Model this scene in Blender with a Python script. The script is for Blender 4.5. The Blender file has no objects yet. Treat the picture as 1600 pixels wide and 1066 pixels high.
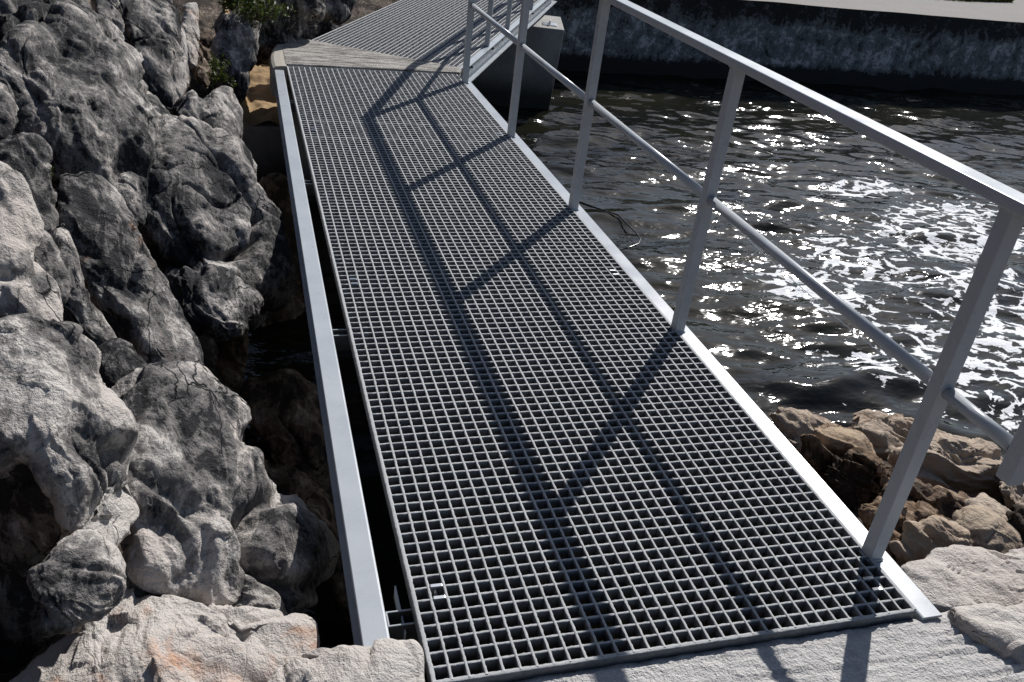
import bpy, bmesh, math, random
import numpy as np
from mathutils import Vector, Matrix

random.seed(7)
rng = np.random.default_rng(11)
SC = bpy.context.scene
COL = SC.collection

# ------------------------------------------------------------------ camera
CAM = np.array([-0.350, -1.2153, 1.5446])
YAW, PITCH, ROLL, FPX = 0.33555, 0.51083, 0.12876, 1383.17     # FPX: focal length in pixels of a 1600 px wide frame
def cam_axes():
    cy, sy, cp, sp = math.cos(YAW), math.sin(YAW), math.cos(PITCH), math.sin(PITCH)
    f = np.array([sy*cp, cy*cp, -sp]); r = np.array([cy, -sy, 0.0]); u = np.cross(r, f)
    cr, sr = math.cos(ROLL), math.sin(ROLL)
    return cr*r + sr*u, -sr*r + cr*u, f
CR, CU, CF = cam_axes()
cd = bpy.data.cameras.new('camera'); cam = bpy.data.objects.new('camera', cd); COL.objects.link(cam)
cd.sensor_width = 36; cd.lens = FPX/1600*36; cd.clip_start = 0.05; cd.clip_end = 500
cam.matrix_world = Matrix(((CR[0], CU[0], -CF[0], CAM[0]), (CR[1], CU[1], -CF[1], CAM[1]), (CR[2], CU[2], -CF[2], CAM[2]), (0, 0, 0, 1)))
SC.camera = cam

# ------------------------------------------------------------------ sky, sun, exposure
SUN_AZ, SUN_EL = math.radians(40.0), math.radians(37.6)        # azimuth measured from +Y towards +X
W = bpy.data.worlds.new('World'); SC.world = W; W.use_nodes = True
wn = W.node_tree
sky = wn.nodes.new('ShaderNodeTexSky'); sky.sky_type = 'NISHITA'; sky.sun_disc = False
sky.sun_elevation = SUN_EL; sky.sun_rotation = SUN_AZ
wn.links.new(sky.outputs[0], wn.nodes['Background'].inputs[0]); wn.nodes['Background'].inputs[1].default_value = 0.067; sky.dust_density = 0.8; sky.air_density = 1.0; sky.ozone_density = 2.0
sl = bpy.data.lights.new('sun', 'SUN'); so = bpy.data.objects.new('sun', sl); COL.objects.link(so)
sl.energy = 5.0; sl.angle = math.radians(0.53); sl.color = (1.0, 0.985, 0.96)
sv = Vector((math.sin(SUN_AZ)*math.cos(SUN_EL), math.cos(SUN_AZ)*math.cos(SUN_EL), math.sin(SUN_EL)))
so.rotation_euler = sv.to_track_quat('Z', 'Y').to_euler(); so.location = (6, 8, 9)
SC.view_settings.view_transform = 'Standard'; SC.view_settings.look = 'None'
SC.view_settings.gamma = 1; SC.view_settings.exposure = 0.2; SC.view_settings.use_curve_mapping = False
SC.render.engine = 'CYCLES'

# ------------------------------------------------------------------ helpers
def tag(o, label=None, cat=None, group=None, kind=None):
    if label: o['label'] = label
    if cat: o['category'] = cat
    if group: o['group'] = group
    if kind: o['kind'] = kind
    return o
def empty(name, loc, rz=0.0):
    o = bpy.data.objects.new(name, None); o.location = loc; o.rotation_euler = (0, 0, rz); o.empty_display_size = .1
    COL.objects.link(o); return o
def link(name, me, mat, parent=None, loc=None):
    if mat is not None and len(me.materials) == 0: me.materials.append(mat)
    o = bpy.data.objects.new(name, me); COL.objects.link(o)
    if parent is not None: o.parent = parent
    if loc is not None: o.location = loc
    return o
def mesh_np(name, V, F, smooth=True, attrs=None):
    V = np.asarray(V, np.float32); F = np.asarray(F, np.int32)
    me = bpy.data.meshes.new(name); n = F.shape[1]
    me.vertices.add(len(V)); me.vertices.foreach_set('co', V.ravel())
    me.loops.add(F.size); me.loops.foreach_set('vertex_index', F.ravel())
    me.polygons.add(len(F)); me.polygons.foreach_set('loop_start', np.arange(len(F), dtype=np.int32)*n)
    me.polygons.foreach_set('loop_total', np.full(len(F), n, np.int32))
    if smooth: me.polygons.foreach_set('use_smooth', np.ones(len(F), bool))
    me.update(calc_edges=True); me.validate()
    for k, a in (attrs or {}).items():
        at = me.attributes.new(k, 'FLOAT', 'POINT'); at.data.foreach_set('value', np.asarray(a, np.float32))
    return me
def bm_mesh(bm, name, smooth=False):
    bmesh.ops.recalc_face_normals(bm, faces=bm.faces[:])
    me = bpy.data.meshes.new(name); bm.to_mesh(me); bm.free()
    if smooth:
        for p in me.polygons: p.use_smooth = True
    return me
def add_box(bm, c, s, bevel=0.0, rot=None, seg=2):
    M = Matrix.Translation(c) @ (rot.to_4x4() if rot is not None else Matrix()) @ Matrix.Diagonal((s[0], s[1], s[2], 1))
    t = bmesh.new(); bmesh.ops.create_cube(t, size=1, matrix=M)
    if bevel > 0: bmesh.ops.bevel(t, geom=t.edges[:], offset=bevel, segments=seg, profile=0.6, affect='EDGES', clamp_overlap=True)
    tm = bpy.data.meshes.new('t'); t.to_mesh(tm); t.free(); bm.from_mesh(tm); bpy.data.meshes.remove(tm)
def box_mesh(name, c, s, bevel=0.0, rot=None, seg=2):
    bm = bmesh.new(); add_box(bm, c, s, bevel, rot, seg); return bm_mesh(bm, name)
def prism(bm, prof, a, b, up=Vector((0, 0, 1))):
    """closed profile (list of (side, up) points) swept from a to b"""
    a, b = Vector(a), Vector(b); d = (b-a).normalized(); s = d.cross(up).normalized(); u = s.cross(d)
    A = [bm.verts.new(a + s*p[0] + u*p[1]) for p in prof]; B = [bm.verts.new(b + s*p[0] + u*p[1]) for p in prof]
    n = len(prof)
    for i in range(n): bm.faces.new((A[i], A[(i+1) % n], B[(i+1) % n], B[i]))
    bm.faces.new(A[::-1]); bm.faces.new(B)
def add_tube(bm, pts, r, seg=14, cap=True):
    pts = [Vector(p) for p in pts]; rings = []
    for i, p in enumerate(pts):
        d = (pts[min(i+1, len(pts)-1)] - pts[max(i-1, 0)]).normalized()
        s = d.cross(Vector((0.013, 0.02, 1))).normalized(); u = s.cross(d)
        rr = r[i] if hasattr(r, '__len__') else r
        rings.append([bm.verts.new(p + (s*math.cos(k*2*math.pi/seg) + u*math.sin(k*2*math.pi/seg))*rr) for k in range(seg)])
    for A, B in zip(rings, rings[1:]):
        for k in range(seg): bm.faces.new((A[k], A[(k+1) % seg], B[(k+1) % seg], B[k]))
    if cap: bm.faces.new(rings[0][::-1]); bm.faces.new(rings[-1])
def round_rect(w, h, r, n=4):
    P = []
    for cx, cy, a0 in ((w/2-r, h/2-r, 0), (-w/2+r, h/2-r, 90), (-w/2+r, -h/2+r, 180), (w/2-r, -h/2+r, 270)):
        for k in range(n+1):
            a = math.radians(a0 + 90*k/n); P.append((cx + r*math.cos(a), cy + r*math.sin(a)))
    return P

# gradient noise (numpy)
_perm = rng.permutation(256).astype(np.int32); _perm = np.concatenate([_perm, _perm, _perm])
_G = rng.normal(size=(256, 3)); _G = (_G/np.linalg.norm(_G, axis=1)[:, None]).astype(np.float32)
def pn(P):
    P = np.asarray(P, np.float32); I = np.floor(P).astype(np.int32); f = P - I; I &= 255
    u = f*f*f*(f*(f*6-15)+10); out = 0
    for dx in (0, 1):
        wx = u[:, 0] if dx else 1-u[:, 0]; px = _perm[I[:, 0]+dx]
        for dy in (0, 1):
            wy = wx*(u[:, 1] if dy else 1-u[:, 1]); py = _perm[px + I[:, 1]+dy]
            for dz in (0, 1):
                g = _G[_perm[py + I[:, 2]+dz]]
                w = wy*(u[:, 2] if dz else 1-u[:, 2])
                out = out + w*(g[:, 0]*(f[:, 0]-dx) + g[:, 1]*(f[:, 1]-dy) + g[:, 2]*(f[:, 2]-dz))
    return out*1.5
def fbm(P, o=3, lac=2.1, g=0.5):
    a, s, t = 1.0, 0, 0
    for k in range(o): s = s + a*pn(P*(lac**k) + 17.3*k); t += a; a *= g
    return s/t
def vnormals(V, F):
    a, b, c = V[F[:, 0]], V[F[:, 1]], V[F[:, 2]]
    n = np.cross(b-a, c-a); N = np.zeros_like(V)
    for i in range(3):
        for k in range(3): N[:, k] += np.bincount(F[:, i], n[:, k], len(V))
    return N/np.maximum(np.linalg.norm(N, axis=1), 1e-9)[:, None]

def ray(u, v):
    u = np.asarray(u, float); v = np.asarray(v, float)
    d = CF*FPX + (u[..., None]-800)*CR - (v[..., None]-533)*CU
    return d/np.linalg.norm(d, axis=-1)[..., None]
def on_z(u, v, z=0.0):
    d = ray(u, v); return CAM + d*((z-CAM[2])/d[2])

# ------------------------------------------------------------------ materials
class NT:
    def __init__(s, name):
        s.m = bpy.data.materials.new(name); s.m.use_nodes = True; s.t = s.m.node_tree
        s.b = s.t.nodes['Principled BSDF']; s.o = s.t.nodes['Material Output']
    def n(s, typ, props=None, **ins):
        x = s.t.nodes.new(typ)
        for k, v in (props or {}).items(): setattr(x, k, v)
        for k, v in ins.items():
            k2 = int(k[1:]) if k[0] == '_' and k[1:].isdigit() else k.replace('_', ' ')
            s.set(x, k2, v)
        return x
    def set(s, x, k, v):
        if isinstance(v, bpy.types.NodeSocket): s.t.links.new(v, x.inputs[k])
        elif isinstance(v, bpy.types.Node): s.t.links.new(v.outputs[0], x.inputs[k])
        else: x.inputs[k].default_value = v
    def pos(s, scale=(1, 1, 1), rot=(0, 0, 0), obj=False):
        g = s.n('ShaderNodeTexCoord').outputs['Object'] if obj else s.n('ShaderNodeNewGeometry').outputs['Position']
        m = s.n('ShaderNodeMapping', Vector=g, Rotation=rot, Scale=scale); return m.outputs[0]
    def noise(s, vec, scale, detail=4, rough=.55, dist=0.0):
        return s.n('ShaderNodeTexNoise', Vector=vec, Scale=scale, Detail=detail, Roughness=rough, Distortion=dist).outputs['Fac']
    def math(s, op, a, b=0.0, c=0.0, clamp=False):
        x = s.n('ShaderNodeMath', {'operation': op, 'use_clamp': clamp}, _0=a, _1=b)
        if op in ('MULTIPLY_ADD', 'SMOOTH_MIN', 'SMOOTH_MAX'): s.set(x, 2, c)
        return x.outputs[0]
    def rng(s, v, a, b, c=0.0, d=1.0, smooth=False):
        x = s.n('ShaderNodeMapRange', {'interpolation_type': 'SMOOTHSTEP' if smooth else 'LINEAR'}, Value=v)
        for k, q in zip((1, 2, 3, 4), (a, b, c, d)): s.set(x, k, q)
        return x.outputs[0]
    def mix(s, f, a, b, bt='MIX'):
        x = s.n('ShaderNodeMix', {'data_type': 'RGBA', 'blend_type': bt})
        for k, q in ((0, f), (6, a), (7, b)):
            if isinstance(q, tuple) and len(q) == 3: q = q + (1,)
            s.set(x, k, q)
        return x.outputs[2]
    def attr(s, name): return s.n('ShaderNodeAttribute', {'attribute_name': name}).outputs['Fac']
    def bump(s, h, strength=.4, dist=.01, prev=None):
        x = s.n('ShaderNodeBump', Height=h, Strength=strength, Distance=dist)
        if prev is not None: s.set(x, 'Normal', prev)
        return x.outputs[0]
    def out(s, col=None, rough=None, normal=None, metal=None, spec=None):
        if isinstance(col, tuple) and len(col) == 3: col += (1,)
        for k, v in (('Base Color', col), ('Roughness', rough), ('Normal', normal), ('Metallic', metal), ('Specular IOR Level', spec)):
            if v is not None: s.set(s.b, k, v)
        return s.m

def rock_material():
    k = NT('weathered_rock'); P = k.pos()
    oc = k.n('ShaderNodeObjectInfo').outputs['Color']
    sp = k.n('ShaderNodeSeparateColor', Color=oc); tone, warm, rust = sp.outputs[0], sp.outputs[1], sp.outputs[2]
    pale = k.attr('pale')
    n1 = k.noise(P, 2.1, 5, .6, .5); n2 = k.noise(P, 8.5, 7, .66, .3); n3 = k.noise(P, 46, 5, .7); n4 = k.noise(P, 170, 3, .7)
    st = k.noise(k.pos((2.2, 2.2, .55), (.5, .2, .3)), 9, 6, .65, .4)          # weather streaks running down the rock
    s = k.math('MULTIPLY_ADD', n1, 1.7, k.math('MULTIPLY', n2, 1.35))
    s = k.math('MULTIPLY_ADD', st, .80, s)
    s = k.math('MULTIPLY_ADD', n3, .75, s)
    s = k.math('MULTIPLY_ADD', n4, .40, s)
    s = k.math('ADD', s, pale)
    s = k.math('MULTIPLY_ADD', tone, 1.3, s)
    wv = k.n('ShaderNodeTexNoise', Vector=P, Scale=4.0, Detail=4.0)
    wp = k.n('ShaderNodeVectorMath', {'operation': 'MULTIPLY_ADD'}, _0=wv.outputs['Color'], _1=(.30, .30, .30), _2=k.pos((1.5, .8, .75), (.25, -.35, .2)))
    vo = k.n('ShaderNodeTexVoronoi', {'feature': 'DISTANCE_TO_EDGE'}, Vector=wp.outputs[0], Scale=4.6).outputs['Distance']
    crk = k.math('MULTIPLY', k.rng(vo, 0, .020, 1, 0, True), k.rng(k.noise(P, 2.6, 2, .5), .52, .62))
    rd = k.math('ABSOLUTE', k.math('SUBTRACT', k.noise(k.pos((1.7, .7, .6), (.2, -.4, .3)), 5.5, 6, .62, .8), .5))   # sharp scratch-like ridges
    rid = k.rng(rd, 0, .05, 1, 0)
    s = k.math('MULTIPLY_ADD', rid, .22, s)
    crk = k.math('MULTIPLY', crk, k.rng(tone, .2, .9, 1.0, .12)); s = k.math('MULTIPLY_ADD', crk, -.45, s)
    a = k.rng(s, 2.60, 2.86, smooth=True); b = k.rng(s, 2.88, 3.30, smooth=True)
    tint = k.noise(P, 3.2, 3, .5)
    dark = k.mix(warm, (.019, .0185, .020), (.050, .033, .021))
    mid = k.mix(warm, (.15, .139, .132), (.18, .115, .07))
    pl = k.mix(k.rng(tint, .35, .65), (.51, .472, .435), (.48, .425, .385))
    pl = k.mix(warm, pl, k.mix(k.rng(tint, .35, .65), (.42, .32, .22), (.36, .25, .165)))
    c = k.mix(a, dark, mid); c = k.mix(b, c, pl)
    r = k.math('MULTIPLY', k.rng(k.noise(P, 3.4, 5, .65, .6), .55, .70, smooth=True), k.math('MULTIPLY', rust, .85))
    c = k.mix(r, c, (.50, .25, .135))
    h = k.math('MULTIPLY_ADD', n3, .9, k.math('MULTIPLY', n4, .30)); h = k.math('MULTIPLY_ADD', n2, 1.6, h); h = k.math('MULTIPLY_ADD', rid, .10, h); h = k.math('MULTIPLY_ADD', crk, -.8, h)
    return k.out(c, .88, k.bump(h, .85, .019), spec=.25)
M_ROCK = rock_material()

def concrete_material(name, base, dark, groove=(1, 1, 1), rot=(0, 0, 0), bump=.6, fine=120, gw=.5, lo=.45, hi=.95):
    k = NT(name); P = k.pos(); n1 = k.noise(P, 3, 5, .6); n2 = k.noise(P, 35, 4, .65); n3 = k.noise(P, fine, 3, .7)
    g = k.noise(k.pos(groove, rot), 40, 4, .6, .2)
    f = k.math('MULTIPLY_ADD', n2, .5, k.math('MULTIPLY', n1, .4)); f = k.math('MULTIPLY_ADD', g, gw, f)
    c = k.mix(k.rng(f, lo, hi), dark, base)
    pb = k.rng(n3, .68, .74); c = k.mix(k.math('MULTIPLY', pb, .5), c, (.09, .075, .06))
    h = k.math('MULTIPLY_ADD', n2, 1.0, k.math('MULTIPLY', n3, .9)); h = k.math('MULTIPLY_ADD', g, .35, h)
    return k.out(c, .92, k.bump(h, bump, .012), spec=.2)
M_CONC = concrete_material('rough_concrete', (.57, .545, .525), (.42, .40, .385), (.25, 1.3, 1), (0, 0, .05), 1.0)
M_WEDGE = concrete_material('brushed_concrete', (.44, .41, .375), (.10, .09, .08), (.14, 1.3, 1), (0, 0, .30), 1.0, gw=1.6, lo=1.02, hi=1.38)
M_RIM = concrete_material('trowelled_concrete', (.42, .385, .33), (.33, .30, .26), bump=.15)
M_PAVE = concrete_material('path_concrete', (.27, .25, .23), (.19, .175, .16), bump=.4, fine=60)

def wall_material():
    k = NT('stained_concrete'); P = k.pos()
    z = k.n('ShaderNodeSeparateXYZ', Vector=P).outputs['Z']
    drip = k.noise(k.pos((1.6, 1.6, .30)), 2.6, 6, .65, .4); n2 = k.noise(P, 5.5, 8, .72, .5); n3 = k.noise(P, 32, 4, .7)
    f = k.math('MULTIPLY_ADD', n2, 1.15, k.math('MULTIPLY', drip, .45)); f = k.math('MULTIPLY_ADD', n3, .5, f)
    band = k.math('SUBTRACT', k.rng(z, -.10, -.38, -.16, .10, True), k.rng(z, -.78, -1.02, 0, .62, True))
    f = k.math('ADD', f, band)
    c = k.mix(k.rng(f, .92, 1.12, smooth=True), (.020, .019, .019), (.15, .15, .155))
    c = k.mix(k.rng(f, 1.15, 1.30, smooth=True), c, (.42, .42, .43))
    return k.out(c, .85, k.bump(k.math('MULTIPLY_ADD', n2, 1.0, n3), .5, .02), spec=.3)
M_WALL = wall_material()
def pier_material():
    k = NT('pier_concrete'); P = k.pos(); z = k.n('ShaderNodeSeparateXYZ', Vector=P).outputs['Z']
    n = k.noise(P, 4, 7, .7, .5); n2 = k.noise(P, 40, 4, .7)
    c = k.mix(k.rng(k.math('MULTIPLY_ADD', n2, .3, n), .45, .8), (.20, .195, .19), (.32, .305, .28))
    c = k.mix(k.rng(z, -.62, -1.0, 0, .93, True), c, (.022, .022, .018))
    return k.out(c, .85, k.bump(k.math('ADD', n, n2), .5, .01), spec=.3)
M_PIER = pier_material()

def paint_material():
    k = NT('grey_paint'); P = k.pos(); n = k.noise(P, 6, 5, .6); n2 = k.noise(P, 220, 2, .5)
    sc = k.noise(k.pos((1, 1, 1), (.3, .2, .8)), 9, 2, .5, 2.0)
    c = k.mix(k.rng(n, .3, .7), (.35, .368, .392), (.40, .418, .44))
    scr = k.rng(k.math('ABSOLUTE', k.math('SUBTRACT', sc, .5)), .0, .006, 1, 0)
    c = k.mix(k.math('MULTIPLY', scr, k.rng(n, .5, .6, 0, .4)), c, (.22, .23, .24))
    return k.out(c, k.rng(n, .3, .7, .24, .34), k.bump(n2, .06, .002), spec=.4)
M_PAINT = paint_material()
def frp_material():
    k = NT('gritted_grating'); P = k.pos(); n = k.noise(P, 420, 3, .7); n2 = k.noise(P, 7, 4, .6)
    c = k.mix(k.rng(n, .3, .7), (.27, .272, .275), (.50, .503, .505)); c = k.mix(k.rng(n2, .35, .7, 0, .35), c, (.27, .265, .25))
    return k.out(c, .75, k.bump(n, .8, .002), spec=.35)
M_FRP = frp_material()
def frp_side():
    k = NT('grating_side'); n = k.noise(k.pos(), 60, 4, .6)
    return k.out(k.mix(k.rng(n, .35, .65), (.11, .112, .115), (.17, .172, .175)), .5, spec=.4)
M_FRP_SIDE = frp_side()
def simple(name, col, rough=.6, metal=0.0, nscale=20, var=.25):
    k = NT(name); P = k.pos(); n = k.noise(P, nscale, 4, .6)
    c2 = tuple(x*(1-var) for x in col)
    return k.out(k.mix(k.rng(n, .35, .65), c2, col), rough, metal=metal)
M_STEEL = simple('stainless_steel', (.72, .72, .72), .25, 1.0, 60, .1)
M_BOLT = simple('dull_bolt', (.13, .13, .13), .5, .6)
M_SAND = None
def sand_material():
    k = NT('orange_sand'); P = k.pos(); n = k.noise(P, 9, 6, .65); n2 = k.noise(P, 90, 3, .7)
    c = k.mix(k.rng(n, .35, .65), (.27, .17, .085), (.37, .26, .15)); c = k.mix(k.rng(n2, .66, .72), c, (.10, .08, .06))
    return k.out(c, .95, k.bump(n2, .6, .01), spec=.1)
M_SAND = sand_material()
def leaf_material(name, a, b):
    k = NT(name); n = k.noise(k.pos(), 30, 2, .5)
    rnd = k.attr('tint'); c = k.mix(rnd, a, b)
    m = k.out(k.mix(k.rng(n, .4, .6, 0, .3), c, (.03, .04, .012)), .55, spec=.3)
    k.set(k.b, 'Transmission Weight', 0.0)
    tr = k.n('ShaderNodeBsdfTranslucent', Color=c); mx = k.n('ShaderNodeMixShader', _0=.3, _1=k.b.outputs[0], _2=tr.outputs[0])
    k.t.links.new(mx.outputs[0], k.o.inputs[0]); return m
M_LEAF = leaf_material('green_leaves', (.03, .055, .010), (.10, .125, .022))
M_GRASS = leaf_material('dry_grass', (.08, .10, .02), (.16, .15, .05))

def water_material():
    k = NT('sea_water'); P = k.pos()
    n1 = k.noise(k.pos((.5, 1.0, 1), (0, 0, .14)), 8, 2, .45, .3); n2 = k.noise(k.pos((.55, 1.0, 1), (0, 0, -.22)), 17, 2, .45, .3)
    gust = k.rng(k.noise(P, 1.1, 2, .5, .5), .36, .62, .45, 1.45)
    h = k.math('MULTIPLY', k.math('MULTIPLY_ADD', n2, .5, n1), gust)
    nb = k.bump(h, 1.0, .012)
    olive = k.mix(k.rng(k.noise(P, .7, 2, .5), .35, .65), (.006, .006, .0045), (.015, .014, .007))
    k.out(olive, .07, nb, spec=.5); k.b.inputs['IOR'].default_value = 1.333
    # foam film: a lace of filaments and blobs where the churned water carries it
    fm = k.attr('foam')
    wp = k.n('ShaderNodeTexNoise', Vector=k.pos((1, 1, 1)), Scale=2.6, Detail=3.0)
    dv = k.n('ShaderNodeVectorMath', {'operation': 'MULTIPLY_ADD'}, _0=wp.outputs['Color'], _1=(.34, .34, 0), _2=k.pos((.80, 1.25, 1), (0, 0, .30)))
    vo = k.n('ShaderNodeTexVoronoi', {'feature': 'DISTANCE_TO_EDGE'}, Vector=dv.outputs[0], Scale=6.3).outputs['Distance']
    v2 = k.n('ShaderNodeTexVoronoi', {'feature': 'DISTANCE_TO_EDGE'}, Vector=dv.outputs[0], Scale=15.0).outputs['Distance']
    bl = k.noise(dv.outputs[0], 8.5, 4, .58, .5); fi = k.noise(P, 60, 3, .65)
    lace = k.math('MULTIPLY_ADD', k.rng(vo, 0, .26, 1, 0), .36, k.math('MULTIPLY', bl, 1.7))
    lace = k.math('MULTIPLY_ADD', k.rng(v2, 0, .2, 1, 0), .13, lace)
    lace = k.math('MULTIPLY_ADD', fi, .16, lace)
    th = k.math('MULTIPLY_ADD', fm, 1.0, lace)
    f = k.rng(th, 1.88, 1.95, smooth=True)
    fo = k.n('ShaderNodeBsdfPrincipled', Base_Color=(.74, .745, .75, 1), Roughness=.85, Normal=k.bump(k.math('ADD', lace, fi), .6, .012))
    mx = k.n('ShaderNodeMixShader', _0=f, _1=k.b.outputs[0], _2=fo.outputs[0])
    k.t.links.new(mx.outputs[0], k.o.inputs[0]); return k.m
M_WATER = water_material()

# ------------------------------------------------------------------ the setting: ground, water, path
def grid(xs, ys):
    X, Y = np.meshgrid(xs, ys); nx, ny = len(xs), len(ys)
    i = (np.arange(ny-1)[:, None]*nx + np.arange(nx-1)[None, :]).ravel()
    return X.ravel(), Y.ravel(), np.stack([i, i+1, i+nx+1, i+nx], 1)
ZW = -1.08                                                       # water level (the deck is z = 0)

def ground_z(X, Y):
    P = np.stack([X, Y, X*0], 1)
    lw = -0.35 - .22*np.clip(Y-1, 0, 8)*0 
    cl = np.clip(lw - X, 0, None)
    left = -1.05 + 1.25*cl + np.clip(cl-1.2, 0, None)*.4
    left = np.minimum(left, 3.2)
    right = -.24 - .164*(X-1.4) - .364*(Y-.1)
    right = np.clip(right, -2.2, -.16)
    mid = -1.15 - .10*np.clip(Y-.5, 0, 6)
    z = np.where(X < lw, left, mid)
    m = np.clip((X-1.0)/.5, 0, 1)
    z = z*(1-m) + m*right
    bank = -1.9 + 1.6*np.clip((Y-6.2)/1.2, 0, 1)*np.clip((0.62 + .47*(Y-6.2) - X)/.5 + .1, 0, 1) + .5*np.clip(Y-7.6, 0, 6)*np.clip((0.9+.47*(Y-6.2)-X)/.8, 0, 1)
    z = np.maximum(z, np.where(Y > 5.6, bank, -9))
    near = np.clip((.10-Y)/.30, 0, 1)*np.clip((X+.1)/.2, 0, 1)
    z = z*(1-near) + near*(-.22)
    z = np.where(Y < -.3, np.maximum(z, np.where(X > -1.0, -.2, z)), z)
    z += .10*fbm(P*1.6, 4) + .05*np.abs(fbm(P*5, 3))
    return z
xs = np.unique(np.concatenate([np.arange(-9, -2.5, .25), np.arange(-2.5, 5, .045), np.arange(5, 40, .5)]))
ys = np.unique(np.concatenate([np.arange(-8, -1, .25), np.arange(-1, 8.5, .045), np.arange(8.5, 16, .25)]))
gx, gy, gf = grid(xs, ys); gz = ground_z(gx, gy)
inland = (gy > 10.4)
gz = np.where(inland & (gx > 1.5), -2.0, gz)
gme = mesh_np('ground', np.stack([gx, gy, gz], 1), gf, True, {'pale': .1*fbm(np.stack([gx, gy, gz], 1)*2, 3)})
go = link('ground', gme, M_ROCK); tag(go, kind='structure'); go.color = (.05, .6, .0, 1)
# wide terrain sheet below everything, out to the horizon
hx, hy, hf = grid(np.linspace(-300, 300, 41), np.linspace(-300, 300, 41))
far = link('terrain', mesh_np('terrain', np.stack([hx, hy, np.full_like(hx, -2.9)], 1), hf), M_SAND); tag(far, kind='structure')

def water_height(X, Y):
    r = np.random.default_rng(5); h = np.zeros_like(X)
    P = np.stack([X, Y, X*0], 1)
    wx = .10*pn(P*.9 + 3); wy = .10*pn(P*.9 + 40)
    for k in range(46):
        lam = .17*(1.3/.17)**r.random()
        th = math.radians(-97) + r.normal()*.50
        amp = .0062*lam*(.9 if lam > .3 else 1.2)
        kx, ky = math.cos(th)*2*math.pi/lam, math.sin(th)*2*math.pi/lam
        ph = kx*(X+wx) + ky*(Y+wy) + r.random()*6.28
        h += amp*np.sin(ph) if k % 2 else 1.25*amp*(1.3 - 2*np.sqrt(np.sin(ph/2)**2 + .012))
    return h*(.75 + .5*pn(P*.6 + 9)) + .006*fbm(P*np.array([2.2, 4.5, 1]), 3)
xs = np.unique(np.concatenate([np.arange(-.6, 1.3, .15), np.arange(1.3, 8, .021), np.arange(8, 13, .05), np.arange(13, 41, .4)]))
ys = np.unique(np.concatenate([np.arange(.6, 1.6, .08), np.arange(1.6, 7, .021), np.arange(7, 10.36, .03)]))
wx_, wy_, wf = grid(xs, ys); wz = ZW + water_height(wx_, wy_)
WP = np.stack([wx_, wy_, wz], 1)
def blob(cx, cy, rx, ry, rot=0.0):
    c, s = math.cos(rot), math.sin(rot); dx, dy = wx_-cx, wy_-cy
    d = np.sqrt(((c*dx+s*dy)/rx)**2 + ((-s*dx+c*dy)/ry)**2)
    return np.clip(1.15-d, 0, 1)
fn = .30*fbm(WP*1.1, 3)
foam = np.max([1.0*blob(6.2, 5.0, 2.2, 1.0, .25), .98*blob(4.4, 4.3, .75, .9, .5), .90*blob(4.4, 2.9, 1.3, .9, .1), .95*blob(5.2, 3.4, 1.5, 1.1, .3),
               1.0*blob(11.6, 9.1, 1.2, .35), .8*blob(8.6, 5.6, 2.4, 1.0, .2), .80*blob(3.55, 2.75, .95, .75, .0), .86*blob(3.75, 3.75, .6, .95, .3), .80*blob(3.9, 2.2, .8, .5, .0), .85*blob(5.6, 5.9, 1.3, .5, .2), .9*blob(7.5, 3.9, 2.2, 1.1, .1)], axis=0)
foam = np.clip(foam*1.0 + fn*np.clip(foam*3, 0, 1), -.4, .70)
wm = mesh_np('water', WP, wf, True, {'foam': foam})
tag(link('water', wm, M_WATER), kind='structure')

# near landing: brushed rough concrete with grooves
xs = np.arange(-.12, 3.0, .0075); ys = np.arange(-.95, .012, .0075)
px, py, pf = grid(xs, ys); P = np.stack([px, py, px*0], 1)
gv = py + .05*px + .012*fbm(P*np.array([3, 8, 1]), 2)
amp = np.clip((px-.35)/.7, .12, 1)*np.clip((-py+.02)/.10, .15, 1)
edge = np.clip((.012-py)/.03, 0, 1)
pz = -.022 - .020*(1-edge) + amp*np.clip(.7+1.6*pn(P*np.array([1.5, 22, 1])+8), 0, 1.5)*(.0060*np.sin(gv*2*math.pi/.031) + .003*np.sin(gv*2*math.pi/.0137+px*2)) + .007*fbm(P*9, 4) + .0055*fbm(P*45, 2)*np.clip(.4+amp, 0, 1) + .004*np.clip(pn(P*np.array([90,110,1]))-.25, 0, 1) + .020*np.clip((.45-px)/.5, 0, 1)*0
px2 = px.copy()
lim = 1.30 + .10*fbm(np.stack([py*4, py*0+3, py*0], 1), 3)
pz = np.where(px > lim+.12, pz - np.clip((px-lim-.12)*.7, 0, .30), pz)
py2 = py + .010*fbm(P*np.array([14, 1, 1])+5, 3)*(py > -.03)
tag(link('path', mesh_np('path', np.stack([px, py2, pz], 1), pf), M_CONC), kind='structure')

# far quay wall with the paved terrace on it
qw = empty('retaining_wall', (9, 10.35, ZW))
tag(qw, 'long stained concrete retaining wall across the far side of the water', 'wall')
xs = np.arange(-1.5, 32, .12); zs = np.arange(-2.2, .0001, .1)
vx, vz, vf = grid(xs, zs)
vy = 10.33 + .03*fbm(np.stack([vx*1.2, vz*1.2, vx*0], 1), 4) - .02*np.clip(vz+.09, 0, 1)*0
fr = np.stack([vx-9, vy-10.35, vz-ZW], 1)
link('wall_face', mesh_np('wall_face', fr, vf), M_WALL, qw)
yy = np.array([10.33, 10.42, 10.6, 11.0, 12, 13, 14.2]); xs2 = np.arange(-1.5, 32, .12)
tx, ty, tf = grid(xs2, yy); e0 = 10.33 + .03*fbm(np.stack([tx*1.2, tx*0, tx*0], 1), 4) + .012*fbm(np.stack([tx*5, tx*0+4, tx*0], 1), 3)
ty = np.where(ty < 10.34, e0, ty); tz = .004 + .012*fbm(np.stack([tx*.8, ty*.8, tx*0], 1), 3)
pavement = link('pavement', mesh_np('pavement', np.stack([tx, ty, tz], 1), tf), M_PAVE); tag(pavement, kind='structure')
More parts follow.
